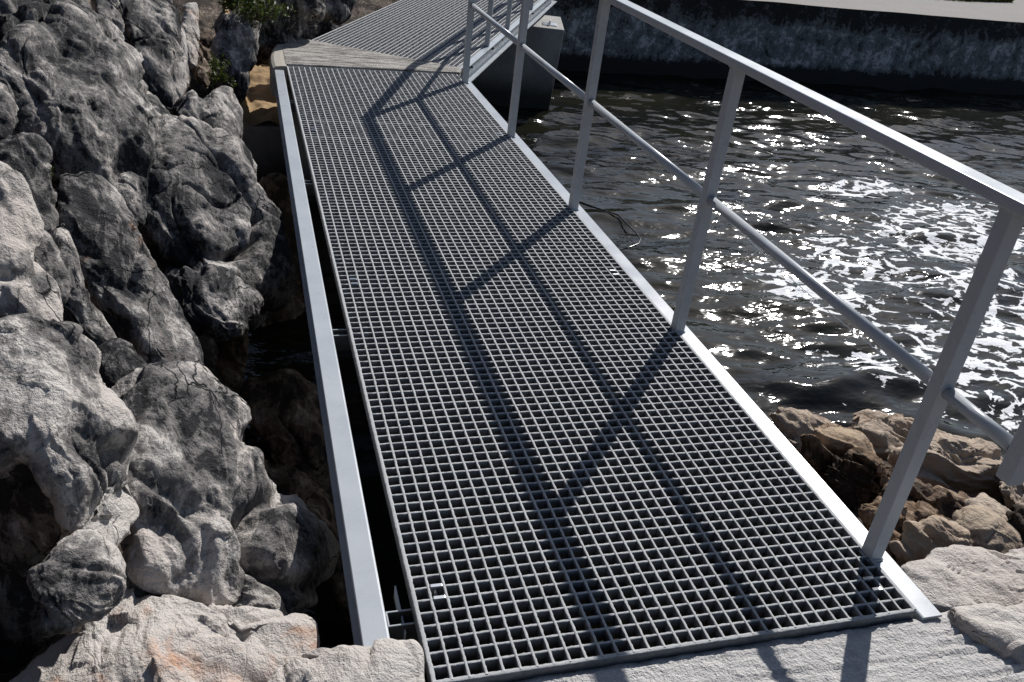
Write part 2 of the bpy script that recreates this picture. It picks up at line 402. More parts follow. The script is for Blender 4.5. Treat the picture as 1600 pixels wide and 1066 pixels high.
gx2, gy2, gf2 = grid(np.arange(-1.5, 40, .5), np.arange(14.2, 60, 1.0))
tag(link('meadow', mesh_np('meadow', np.stack([gx2, gy2, -.02 + .02*(gy2-14)], 1), gf2), M_SAND), kind='structure')

# ------------------------------------------------------------------ walkways
PX = 0.0381; DW = 1.2192                                        # grating pitch and width (32 cells)
def bar_mesh(L, top=.0068, bot=.0046, dep=.038, seed=0, step=.0065):
    """one grating bar along +X, gritted ragged top edges; top at z = 0"""
    r = np.random.default_rng(seed); n = max(2, int(L/step)); x = np.linspace(0, L, n)
    j = lambda s: r.normal(size=n)*s
    rows = [np.stack([x, -top/2 + j(.00050), -.0012 + j(.0003)], 1), np.stack([x, -top*.3 + j(.0003), j(.00035)], 1), np.stack([x, top*.3 + j(.0003), j(.00035)], 1),
            np.stack([x, top/2 + j(.00050), -.0012 + j(.0003)], 1), np.stack([x, np.full(n, bot/2), np.full(n, -dep)], 1), np.stack([x, np.full(n, -bot/2), np.full(n, -dep)], 1)]
    V = np.concatenate(rows); F = []
    i = np.arange(n-1)
    for a in range(6):
        b = (a+1) % 6; F.append(np.stack([a*n+i, b*n+i, b*n+i+1, a*n+i+1], 1))
    F = np.concatenate(F)
    caps = np.array([[0, n, 2*n, 3*n], [0, 3*n, 4*n, 5*n], [n-1, 4*n-1, 3*n-1, 2*n-1], [n-1, 6*n-1, 5*n-1, 4*n-1]])
    me = mesh_np('grating_bar', V, np.concatenate([F, caps]), False)
    me.materials.append(M_FRP); me.materials.append(M_FRP_SIDE)       # gritted wearing top, darker side walls
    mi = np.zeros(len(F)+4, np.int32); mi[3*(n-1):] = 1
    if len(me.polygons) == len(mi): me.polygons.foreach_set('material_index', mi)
    return me
cross_var = [bar_mesh(DW, seed=s) for s in range(5)]
wide_bar = bar_mesh(DW, top=.0115, bot=.010, seed=77)
def grating(parent, length, step=.0065, seed=50, skew=None, joints=()):
    """a moulded grating panel: origin at its near left corner, top at z = 0 of the parent"""
    g = empty('grating', (0, 0, 0)); g.parent = parent
    lv = [bar_mesh(length, seed=seed+s, step=step) for s in range(3)]; le = bar_mesh(length, top=.0105, bot=.009, seed=seed+9, step=step)
    for i in range(33):
        o = link('bearing_bar', le if i in (0, 32) else lv[i % 3], None, g); o.rotation_euler = (0, 0, math.pi/2); o.location = (i*PX, 0, 0)
        if skew:
            y0 = skew(i*PX); 
            o.location.y = y0; o.scale.x = (length-y0)/length
    n = int(round(length/PX))
    for k in range(n+1):
        x0 = 0.0
        o = link('cross_bar', wide_bar if k in joints else cross_var[k % 5], None, g); o.location = (0, k*PX, -.0011)
        if skew:
            ii = [i*PX for i in range(33) if skew(i*PX) <= k*PX + .005]
            if len(ii) < 2: bpy.data.objects.remove(o); continue
            o.location.x = ii[0]; o.scale.x = (ii[-1]-ii[0])/DW
    return g
def c_beam(a, b, open_side, h=.15, w=.062, t=.008):
    """channel section from a to b; (a, b) is the top centre line; open_side +1 = open to the right of a->b"""
    s = open_side; r = .006
    pr = [(-w/2, -r), (-w/2+r*.3, -r*.3), (-w/2+r, 0), (w/2-.002, 0), (w/2, -.002), (w/2, -t), (-w/2+t+.006, -t-.001), (-w/2+t, -t-.008), (-w/2+t, -h+t+.008), (-w/2+t+.006, -h+t+.001), (w/2, -h+t), (w/2, -h), (-w/2+r, -h), (-w/2, -h+r)]
    pr = [(p[0]*s, p[1]) for p in pr]
    bm = bmesh.new(); prism(bm, pr, a, b); return bm_mesh(bm, 'channel_beam')

L1 = 5.29
wk = empty('walkway', (0, 0, 0)); tag(wk, 'near straight walkway deck of grey square mesh grating between two pale steel beams', 'walkway')
gr = grating(wk, L1, joints=(0, 97, 105, 139))
link('side_beam', c_beam((-.1022, .09, -.008), (-.060, 5.20, -.008), -1), M_PAINT, wk)
link('side_beam', c_beam((1.262, -.02, -.012), (1.262, 5.16, -.012), 1), M_PAINT, wk)
# cross members: upturned channels under the grating, inner shade put in as dark metal
cm = bmesh.new(); prism(cm, [(-.022, 0), (-.0195, 0), (-.0195, -.056), (.0195, -.056), (.0195, 0), (.022, 0), (.022, -.06), (-.022, -.06)], (-.064, 0, 0), (1.232, 0, 0)); add_box(cm, (-.0632, 0, -.029), (.0025, .0385, .058)); cm = bm_mesh(cm, 'cross_member')
lit_edge = bmesh.new()  # pale strips added so the channel's top edges read as sunlit
for q in ((-.0208, .0026, .0), (.0208, .0026, .0)): add_box(lit_edge, (-.034, q[0], .0008), (.058, .0034, .003))
add_box(lit_edge, (-.0632, 0, .0008), (.0034, .045, .003)); lit_edge = bm_mesh(lit_edge, 'channel_lit_edge')
for y in (.22, 1.56, 3.08, 4.53):
    x_ = link('cross_member', cm, M_BOLT, wk, (0, y, -.041)); link('channel_lit_edge', lit_edge, M_PAINT, x_, (0, 0, .001))
link('support_angle', box_mesh('support_angle', (-.026, .262, -.075), (.004, .15, .04), .001), M_PAINT, wk)
def clip_mesh():
    bm = bmesh.new()
    for y in (0, PX): add_box(bm, (0, y, .0022), (.027, .0095, .0022), .0006)
    add_box(bm, (0, PX/2, -.030), (.010, PX-.012, .002)); 
    for y in (.0058, PX-.0058): add_box(bm, (0, y, -.015), (.010, .0016, .031))
    bmesh.ops.create_cone(bm, cap_ends=True, segments=10, radius1=.005, radius2=.004, depth=.004, matrix=Matrix.Translation((0, PX/2, -.027)))
    return bm_mesh(bm, 'clip')
cmesh = clip_mesh()
for i, k in ((1, 6), (30, 2), (30, 50), (1, 49), (30, 100), (1, 100)): link('clip', cmesh, M_STEEL, gr, ((i+.5)*PX, k*PX, 0))

PY = [.20, 1.438, 2.674, 3.84, 5.09]; RX = 1.236; HT, HM = .997, .528
AZ2 = math.radians(26.4); U2 = np.array([math.sin(AZ2), math.cos(AZ2)]); N2 = np.array([math.cos(AZ2), -math.sin(AZ2)])
def rail_post(parent, x, y, rz=0.0, z0=-.012, z1=.983):
    o = link('post', box_mesh('post', (0, 0, (z0+z1)/2), (.041, .041, z1-z0), .004, seg=3), M_PAINT, parent, (x, y, 0)); o.rotation_euler.z = rz
    return o
weld = bmesh.new()
for q in range(4):
    a_ = Matrix.Rotation(q*math.pi/2, 3, 'Z'); pp = [a_ @ Vector((.0214, t*.0053 + random.gauss(0, .0006), random.gauss(0, .0004))) for t in np.linspace(-4, 4, 15)]
    add_tube(weld, pp, [.0030 + random.random()*.0012 for _ in pp], 6)
weld = bm_mesh(weld, 'weld_bead', True)
def weld_collar(parent, x, y, rz=0.0):
    bm = bmesh.new()
    add_tube(bm, [(0, -.0238, 0), (0, .0238, 0)], .0200, 18)
    o = link('weld_collar', bm_mesh(bm, 'weld_collar', True), M_PAINT, parent, (x, y, HM)); o.rotation_euler.z = rz
rl = empty('railing', (RX, 2.5, 0)); tag(rl, 'grey steel handrail with square posts and round middle rail along the near walkway', 'railing')
def rel(root, p): return (p[0]-root.location.x, p[1]-root.location.y, p[2]-root.location.z)
for y in PY:
    rail_post(rl, 0, y-2.5); link('weld_bead', weld, M_PAINT, rl, (0, y-2.5, -.009)); link('weld_bead', weld, M_PAINT, rl, (0, y-2.5, .9815))
for a, b in zip(PY, PY[1:]):
    bm = bmesh.new(); add_tube(bm, [(0, a+.025-2.5, HM), (0, (a+b)/2-2.5, HM-.001), (0, b-.025-2.5, HM)], .0168, 18)
    m = bm_mesh(bm, 'middle_rail'); 
    for p in m.polygons: p.use_smooth = len(p.vertices) == 4
    link('middle_rail', m, M_PAINT, rl)
YE = -.062
bm = bmesh.new(); add_tube(bm, [(0, PY[0]-.025-2.5, HM), (0, YE+.025-2.5, HM)], .0168, 18); m = bm_mesh(bm, 'middle_rail')
for p in m.polygons: p.use_smooth = len(p.vertices) == 4
link('middle_rail', m, M_PAINT, rl)
for y in PY[:-1]: weld_collar(rl, 0, y-2.5)
rail_post(rl, 0, YE-2.5, z0=.455)
bm = bmesh.new(); prism(bm, round_rect(.062, .028, .005), (0, YE-.03-2.5, HT), (0, PY[-1]+.03-2.5, HT)); link('top_rail', bm_mesh(bm, 'top_rail'), M_PAINT, rl)
wire = bmesh.new(); add_tube(wire, [(0, 1.26-2.5, HM-.022), (0, .95-2.5, HM-.034), (0, .62-2.5, HM-.040), (0, .3-2.5, HM-.030)], .0011, 5)
link('wire', bm_mesh(wire, 'wire'), M_STEEL, rl)

# second walkway, turning away to the right
C0 = U2*5.55 + N2*(-1.315-DW)                                    # a point on its left edge
org = N2*(-1.315-DW) + U2*4.70
w2 = empty('walkway', (org[0], org[1], 0), -AZ2); tag(w2, 'far grey grating walkway deck turning away to the right with pale open channel beam', 'walkway')
def loc2(p, z=0.0):
    d = np.array(p)-org; return (d@N2, d@U2, z)
# far edge of the concrete wedge in the frame of the second walkway
e1 = np.array(loc2((.14, 6.20))[:2]); e2 = np.array(loc2((1.27, 5.50))[:2])
sk = lambda x: e1[1] + (e2[1]-e1[1])*(x-e1[0])/(e2[0]-e1[0])
grating(w2, 5.9, step=.02, seed=80, skew=sk)
bm_a = loc2(N2*(-1.281) + U2*5.08); link('side_beam', c_beam((DW+.034, bm_a[1]+.06, -.012), (DW+.034, 5.9, -.012), 1), M_PAINT, w2)
link('side_beam', c_beam((.05, sk(0)+.12, -.075), (.05, 5.9, -.075), -1), M_PAINT, w2)
for y in (1.2, 2.6, 4.0, 5.2): link('cross_member', cm.copy(), M_PAINT, w2, (0, y, -.041))
bolt = bmesh.new(); bmesh.ops.create_cone(bolt, cap_ends=True, segments=6, radius1=.011, radius2=.011, depth=.03, matrix=Matrix.Rotation(math.pi/2, 4, 'Y')); bolt = bm_mesh(bolt, 'bolt')
for y in (.55, 1.22, 2.05, 2.75, 3.5, 4.2): link('bolt', bolt, M_BOLT, w2, (DW+.022, y, -.075))
r2 = empty('railing', (org[0], org[1], 0), -AZ2); tag(r2, 'far grey steel handrail standing along the outer beam of the turning walkway', 'railing')
X2 = DW + .022
st = loc2((RX, PY[-1])); ys2 = [1.80, 2.72, 4.06, 5.3]
for y in ys2: rail_post(r2, X2, y)
pts = [(st[0], st[1], 0)] + [(X2, y, 0) for y in ys2]
for a, b in zip(pts, pts[1:]):
    A, B = Vector(a), Vector(b); d = (B-A).normalized()
    bm = bmesh.new(); add_tube(bm, [A+d*.03+Vector((0, 0, HM)), B-d*.025+Vector((0, 0, HM))], .0168, 16); m = bm_mesh(bm, 'middle_rail')
    for p in m.polygons: p.use_smooth = len(p.vertices) == 4
    link('middle_rail', m, M_PAINT, r2)
bm = bmesh.new(); A = Vector(pts[0])+Vector((0, 0, HT-.0005)); B = Vector(pts[1])+Vector((0, 0, HT-.0005)); D = (B-A).normalized()
prism(bm, round_rect(.062, .028, .005), A+D*.028, B); prism(bm, round_rect(.0617, .0277, .005), B-Vector((0, .01, .0002)), Vector((X2, 5.35, HT-.0007)))
link('top_rail', bm_mesh(bm, 'top_rail'), M_PAINT, r2)

# concrete wedge joining the two walkways
def poly_top(name, pts, z1, z0, mat, parent, bevel=.012):
    bm = bmesh.new(); vs = [bm.verts.new((p[0], p[1], z0)) for p in pts]; f = bm.faces.new(vs)
    ex = bmesh.ops.extrude_face_region(bm, geom=[f]); 
    for v in ex['geom']:
        if isinstance(v, bmesh.types.BMVert): v.co.z = z1
    if bevel: bmesh.ops.bevel(bm, geom=[e for e in bm.edges if e.verts[0].co.z > z1-.001 and e.verts[1].co.z > z1-.001], offset=bevel, segments=3, profile=.6, affect='EDGES')
    return link(name, bm_mesh(bm, name), mat, parent)
ld = empty('concrete_landing', (.4, 5.7, 0)); tag(ld, 'triangular brushed concrete landing joining the near walkway to the far walkway', 'landing')
top = [(-.015, 5.302), (1.245, 5.302), (1.30, 5.40), (1.27, 5.485), (.15, 6.185), (.075, 6.12), (.03, 6.01), (.0, 5.86), (-.012, 5.70)]
poly_top('slab', [(p[0]-.4, p[1]-5.7) for p in top], .012, -.16, M_WEDGE, ld)
bm = bmesh.new()
prof = [(-.075, -.03), (-.064, -.008), (-.045, .004), (.0, .0085), (.03, .0085), (.03, -.2), (-.075, -.2)]
cv = [(-.035, 5.25), (-.040, 5.40), (-.036, 5.56), (-.022, 5.72), (.0, 5.88), (.03, 6.02), (.075, 6.13), (.15, 6.19)]
ringsv = []
for i, c in enumerate(cv):
    d = Vector(cv[min(i+1, len(cv)-1)]) - Vector(cv[max(i-1, 0)]); d.normalize(); sd_ = Vector((d.y, -d.x))
    ringsv.append([bm.verts.new((c[0]-.4+sd_.x*p[0], c[1]-5.7+sd_.y*p[0], p[1])) for p in prof])
for A_, B_ in zip(ringsv, ringsv[1:]):
    for q in range(len(prof)): bm.faces.new((A_[q], A_[(q+1) % len(prof)], B_[(q+1) % len(prof)], B_[q]))
bm.faces.new(ringsv[0]); bm.faces.new(ringsv[-1][::-1])
link('rim', bm_mesh(bm, 'rim'), M_RIM, ld)
bm = bmesh.new(); add_box(bm, (.55-.4, 5.80-5.7, -1.2), (1.1, .62, 2.06), .02); link('footing', bm_mesh(bm, 'footing'), M_PIER, ld)
bm = bmesh.new(); add_box(bm, (1.262-.4, 5.26-5.7, -.06), (.06, .10, .11), .004); 
for y in (5.235, 5.28): bmesh.ops.create_cone(bm, cap_ends=True, segments=8, radius1=.012, radius2=.012, depth=.10, matrix=Matrix.Translation((1.262-.4, y-5.7, .0)))
link('bolted_plate', bm_mesh(bm, 'bolted_plate'), M_BOLT, ld)

# pier under the far walkway
pr = empty('concrete_pier', (3.15, 8.41, -.2), -AZ2+math.radians(11)); tag(pr, 'dark stained concrete pier under the far walkway with its sunlit top corner', 'pier')
bm = bmesh.new(); add_box(bm, (-.8, .42, -1.0), (1.6, .84, 2.0), .012)
for v in bm.verts: v.co.x += .06*(v.co.z)*1 if v.co.x > -.3 else 0
link('block', bm_mesh(bm, 'block'), M_PIER, pr)
bm = bmesh.new(); add_box(bm, (-.16, .22, .006), (.16, .16, .012), .002); add_box(bm, (-.16, .22, .03), (.012, .14, .045), .001)
link('bearing_plate', bm_mesh(bm, 'bearing_plate'), M_STEEL, pr)

# ------------------------------------------------------------------ boulders
_ico = {}
def ico(n):
    if n not in _ico:
        bm = bmesh.new(); bmesh.ops.create_icosphere(bm, subdivisions=n, radius=1)
        bm.verts.ensure_lookup_table()
        V = np.array([v.co[:] for v in bm.verts], np.float32); F = np.array([[v.index for v in f.verts] for f in bm.faces], np.int32); bm.free(); _ico[n] = (V, F)
    return _ico[n]
NL = np.array([.50, -.48, .72]); NL /= np.linalg.norm(NL)
def cliff_t(d):     # left rock slope  z = -.5 + 1.2(-.2 - x)
    return (-.5 - .24 - 1.2*CAM[0] - CAM[2])/(d[2] + 1.2*d[0])
def shore_t(d):     # right shore      z = -.15 - .164(x-1.4) - .364(y-.1)
    k = -.15 + .164*1.4 + .0364
    return (k - .164*CAM[0] - .364*CAM[1] - CAM[2])/(d[2] + .164*d[0] + .364*d[1])
def worley(Q):
    I = np.floor(Q).astype(np.int32); f = Q - I; best = np.full(len(Q), 9.0); val = np.zeros(len(Q)); dot = np.zeros(len(Q))
    for dx in (-1, 0, 1):
        for dy in (-1, 0, 1):
            for dz in (-1, 0, 1):
                h = _perm[_perm[_perm[(I[:, 0]+dx) & 255] + ((I[:, 1]+dy) & 255)] + ((I[:, 2]+dz) & 255)]
                j = _G[h]*.42 + .5; d = f - j - np.array([dx, dy, dz], np.float32)
                dd = (d*d).sum(1); m = dd < best
                best = np.where(m, dd, best); val = np.where(m, h/255.0, val); dot = np.where(m, (d*_G[(h*7+3) & 255]).sum(1), dot)
    return val, dot
def boulder(label, poly, base='L', off=0.0, n=None, h=.55, tone=.0, warm=.0, rust=0.0, rough=1.0, strata=.5, sub=6, group=None, sd=0.0, name='boulder', cat='boulder', crack=1.0, hk=1.35, ex=1.12, cleft=.6, nfac=5, fr=(.80, .97), chip=.38):
    poly = np.array(poly, float); N = len(poly)
    # area centroid of the outline
    x, y = poly[:, 0], poly[:, 1]; x1, y1 = np.roll(x, -1), np.roll(y, -1); cr = x*y1-x1*y; A = cr.sum()/2
    c = np.array([((x+x1)*cr).sum()/(6*A), ((y+y1)*cr).sum()/(6*A)])
    th = np.linspace(0, 2*np.pi, 720, endpoint=False); D = np.stack([np.cos(th), np.sin(th)], 1); R = np.zeros(720)
    for a, b in zip(poly, np.roll(poly, -1, axis=0)):
        a0, e = a-c, b-a; den = D[:, 0]*e[1]-D[:, 1]*e[0]
        with np.errstate(divide='ignore', invalid='ignore'):
            t = (a0[0]*e[1]-a0[1]*e[0])/den; s = (a0[0]*D[:, 1]-a0[1]*D[:, 0])/den
        R = np.where((t > 0) & (s >= -1e-6) & (s <= 1+1e-6), np.maximum(R, np.where(np.isfinite(t), t, 0)), R)
    k = np.exp(-.5*(np.arange(-24, 25)/8.0)**2); k /= k.sum(); R = np.convolve(np.concatenate([R[-24:], R, R[:24]]), k, 'valid')
    d0 = ray(*c)
    t0 = cliff_t(d0) if base == 'L' else shore_t(d0) if base == 'R' else (float(base[1:])-CAM[2])/d0[2] if isinstance(base, str) else float(base)
    t0 += off; C = CAM + d0*t0
    nn = NL if n is None else np.array(n, float)/np.linalg.norm(n)
    V, F = ico(sub)
    rho = np.sqrt(V[:, 0]**2 + V[:, 1]**2); ang = np.arctan2(V[:, 1], V[:, 0]) % (2*np.pi)
    R = R*ex; Ri = np.interp(ang/(2*np.pi)*720, np.arange(721), np.append(R, R[0]))
    q = c + (Ri*rho**(.70 if base == 'R' else .80))[:, None]*np.stack([np.cos(ang), np.sin(ang)], 1)
    d = ray(q[:, 0], q[:, 1])
    den = d@nn; t = ((C-CAM)@nn)/np.where(np.abs(den) < .15, -.15, den)
    t = np.clip(t, t0*.6, t0*1.5)
    minor = np.sqrt(np.linalg.eigvalsh(np.cov(np.stack([R*np.cos(th), R*np.sin(th)])))[0]*2)*t0/FPX
    zz = np.sign(V[:, 2])*np.abs(V[:, 2])**(.6 if base == 'R' else .8)
    P = CAM + d*(t - h*minor*hk*zz)[:, None]; hk_ = 0
    # knock flat facets off the lump
    rf = np.random.default_rng(int(abs(sd)*1000) % 100000); rel_ = P - C
    for _k in range(nfac):
        nk = rf.normal(size=3); nk /= np.linalg.norm(nk); pr_ = rel_@nk
        over = pr_ - pr_.max()*rf.uniform(*fr); rel_ = rel_ - nk*(np.clip(over, 0, None)*.9)[:, None]
    P = C + rel_
    # outward orientation
    if np.einsum('ij,ij->i', vnormals(P, F), P-C).mean() < 0: F = F[:, ::-1]
    Nn = vnormals(P, F); Q = P + sd; S = min(minor, .45)
    # relief: lumps, bedding ledges, cracks and veins
    w = .06*np.stack([pn(Q*5+7), pn(Q*5+31), pn(Q*5+57)], 1)
    Qw = Q + w
    right = base == 'R' or C[0] > 1
    sdir = np.array([.42, .34, .82]) if right else np.array([.88, .0, .49]); sdir /= np.linalg.norm(sdir)
    tdir = np.cross(sdir, [.2, -.7, .5]); tdir /= np.linalg.norm(tdir); udir = np.cross(sdir, tdir)
    L = np.stack([Qw@sdir, Qw@tdir, Qw@udir], 1)                 # bedding frame: across, along, along
    kf = 1.35 if right else 1.0
    saw = lambda v: v - np.floor(v)
    def bed(f, seed, wob):
        v = L[:, 0]*f + wob*pn(L*np.array([f*.35, 1.5, 1.5])+seed); q = saw(v)
        return np.where(q < .82, q/.82, (1-q)/.18)               # tilted ledges: slow rise, sharp step
    env = np.clip(pn(L*np.array([2.5, 1.1, 1.1])+33)*2.2+.45, 0, 1); env2 = np.clip(pn(L*np.array([5, 2, 2])+61)*2.2+.35, 0, 1)
    ledge = env*bed(5.5*kf, 11, .9) + .5*env2*bed(13*kf, 23, .8)
    lump = fbm(Qw*(.9/max(S, .05)), 2); mid = fbm(L*np.array([9, 3.6, 3.6]), 3); fine = fbm(L*np.array([34, 18, 18]), 3)
    fac = np.abs(pn(L*np.array([4.2, 2.2, 2.2])+3))
    cn = np.abs(pn(L*np.array([3.4, 1.6, 1.6])+20)); ck = np.exp(-(cn/.016)**2)*np.clip(pn(Qw*2.2+70)*3+.2, 0, 1)
    vn = np.abs(pn(L*np.array([4.6, 1.7, 1.7])+90)); vein = np.exp(-(vn/.013)**2)*np.clip(pn(Qw*2.5+50)*4, 0, 1)
    vn2 = np.abs(pn(L*np.array([9, 4, 4])+130)); vein2 = np.exp(-(vn2/.022)**2)*np.clip(pn(Qw*3+150)*4-.3, 0, 1)
    sc_ = min(1, S/.15)
    disp = .14*S*lump + rough*(.032*sc_*mid + .010*fine + .060*sc_*(fac-.25)) + strata*(.060 if right else .050)*sc_*(ledge-.3) - crack*.030*ck + .006*vein + .003*vein2
    wq = .10*np.stack([pn(L*9+400), pn(L*9+420), pn(L*9+440)], 1)
    wvv, wdd = worley(L*np.array([6.5, 2.6, 2.6]) + wq*3)
    disp += chip*min(1, S/.15)*((wvv-.5)*.016 + wdd*.030)
    if sub >= 7:
        wvv, wdd = worley(L*np.array([17, 8, 8]) + wq*6); disp += chip*((wvv-.5)*.005 + wdd*.010)
    cl_ = pn(L*np.array([2.9, .85, .85])+210) + .35*pn(L*np.array([8, 3, 3])+230)
    cl2 = pn(L*np.array([1.2, 2.6, 1.2])+250) + .3*pn(L*6+260)
    disp -= cleft*.085*min(1, S/.28)*(np.exp(-(cl_/.055)**2)*np.clip(pn(L*1.3+280)*3+.7, 0, 1) + .5*np.exp(-(cl2/.035)**2)*np.clip(pn(L*1.5+300)*3+.1, 0, 1))
    disp += cleft*.05*min(1, S/.28)*np.clip(np.abs(cl_), 0, .5)
    P = P + Nn*disp[:, None]
    pale = .42*vein + .26*vein2 + .55*mid + .25*strata*(ledge-.4)
    me = mesh_np(name, P-C, F, True, {'pale': pale})
    o = link(name, me, M_ROCK, None, C); o.color = (tone, warm, rust, 1)
    tag(o, label, cat, group)
    return o

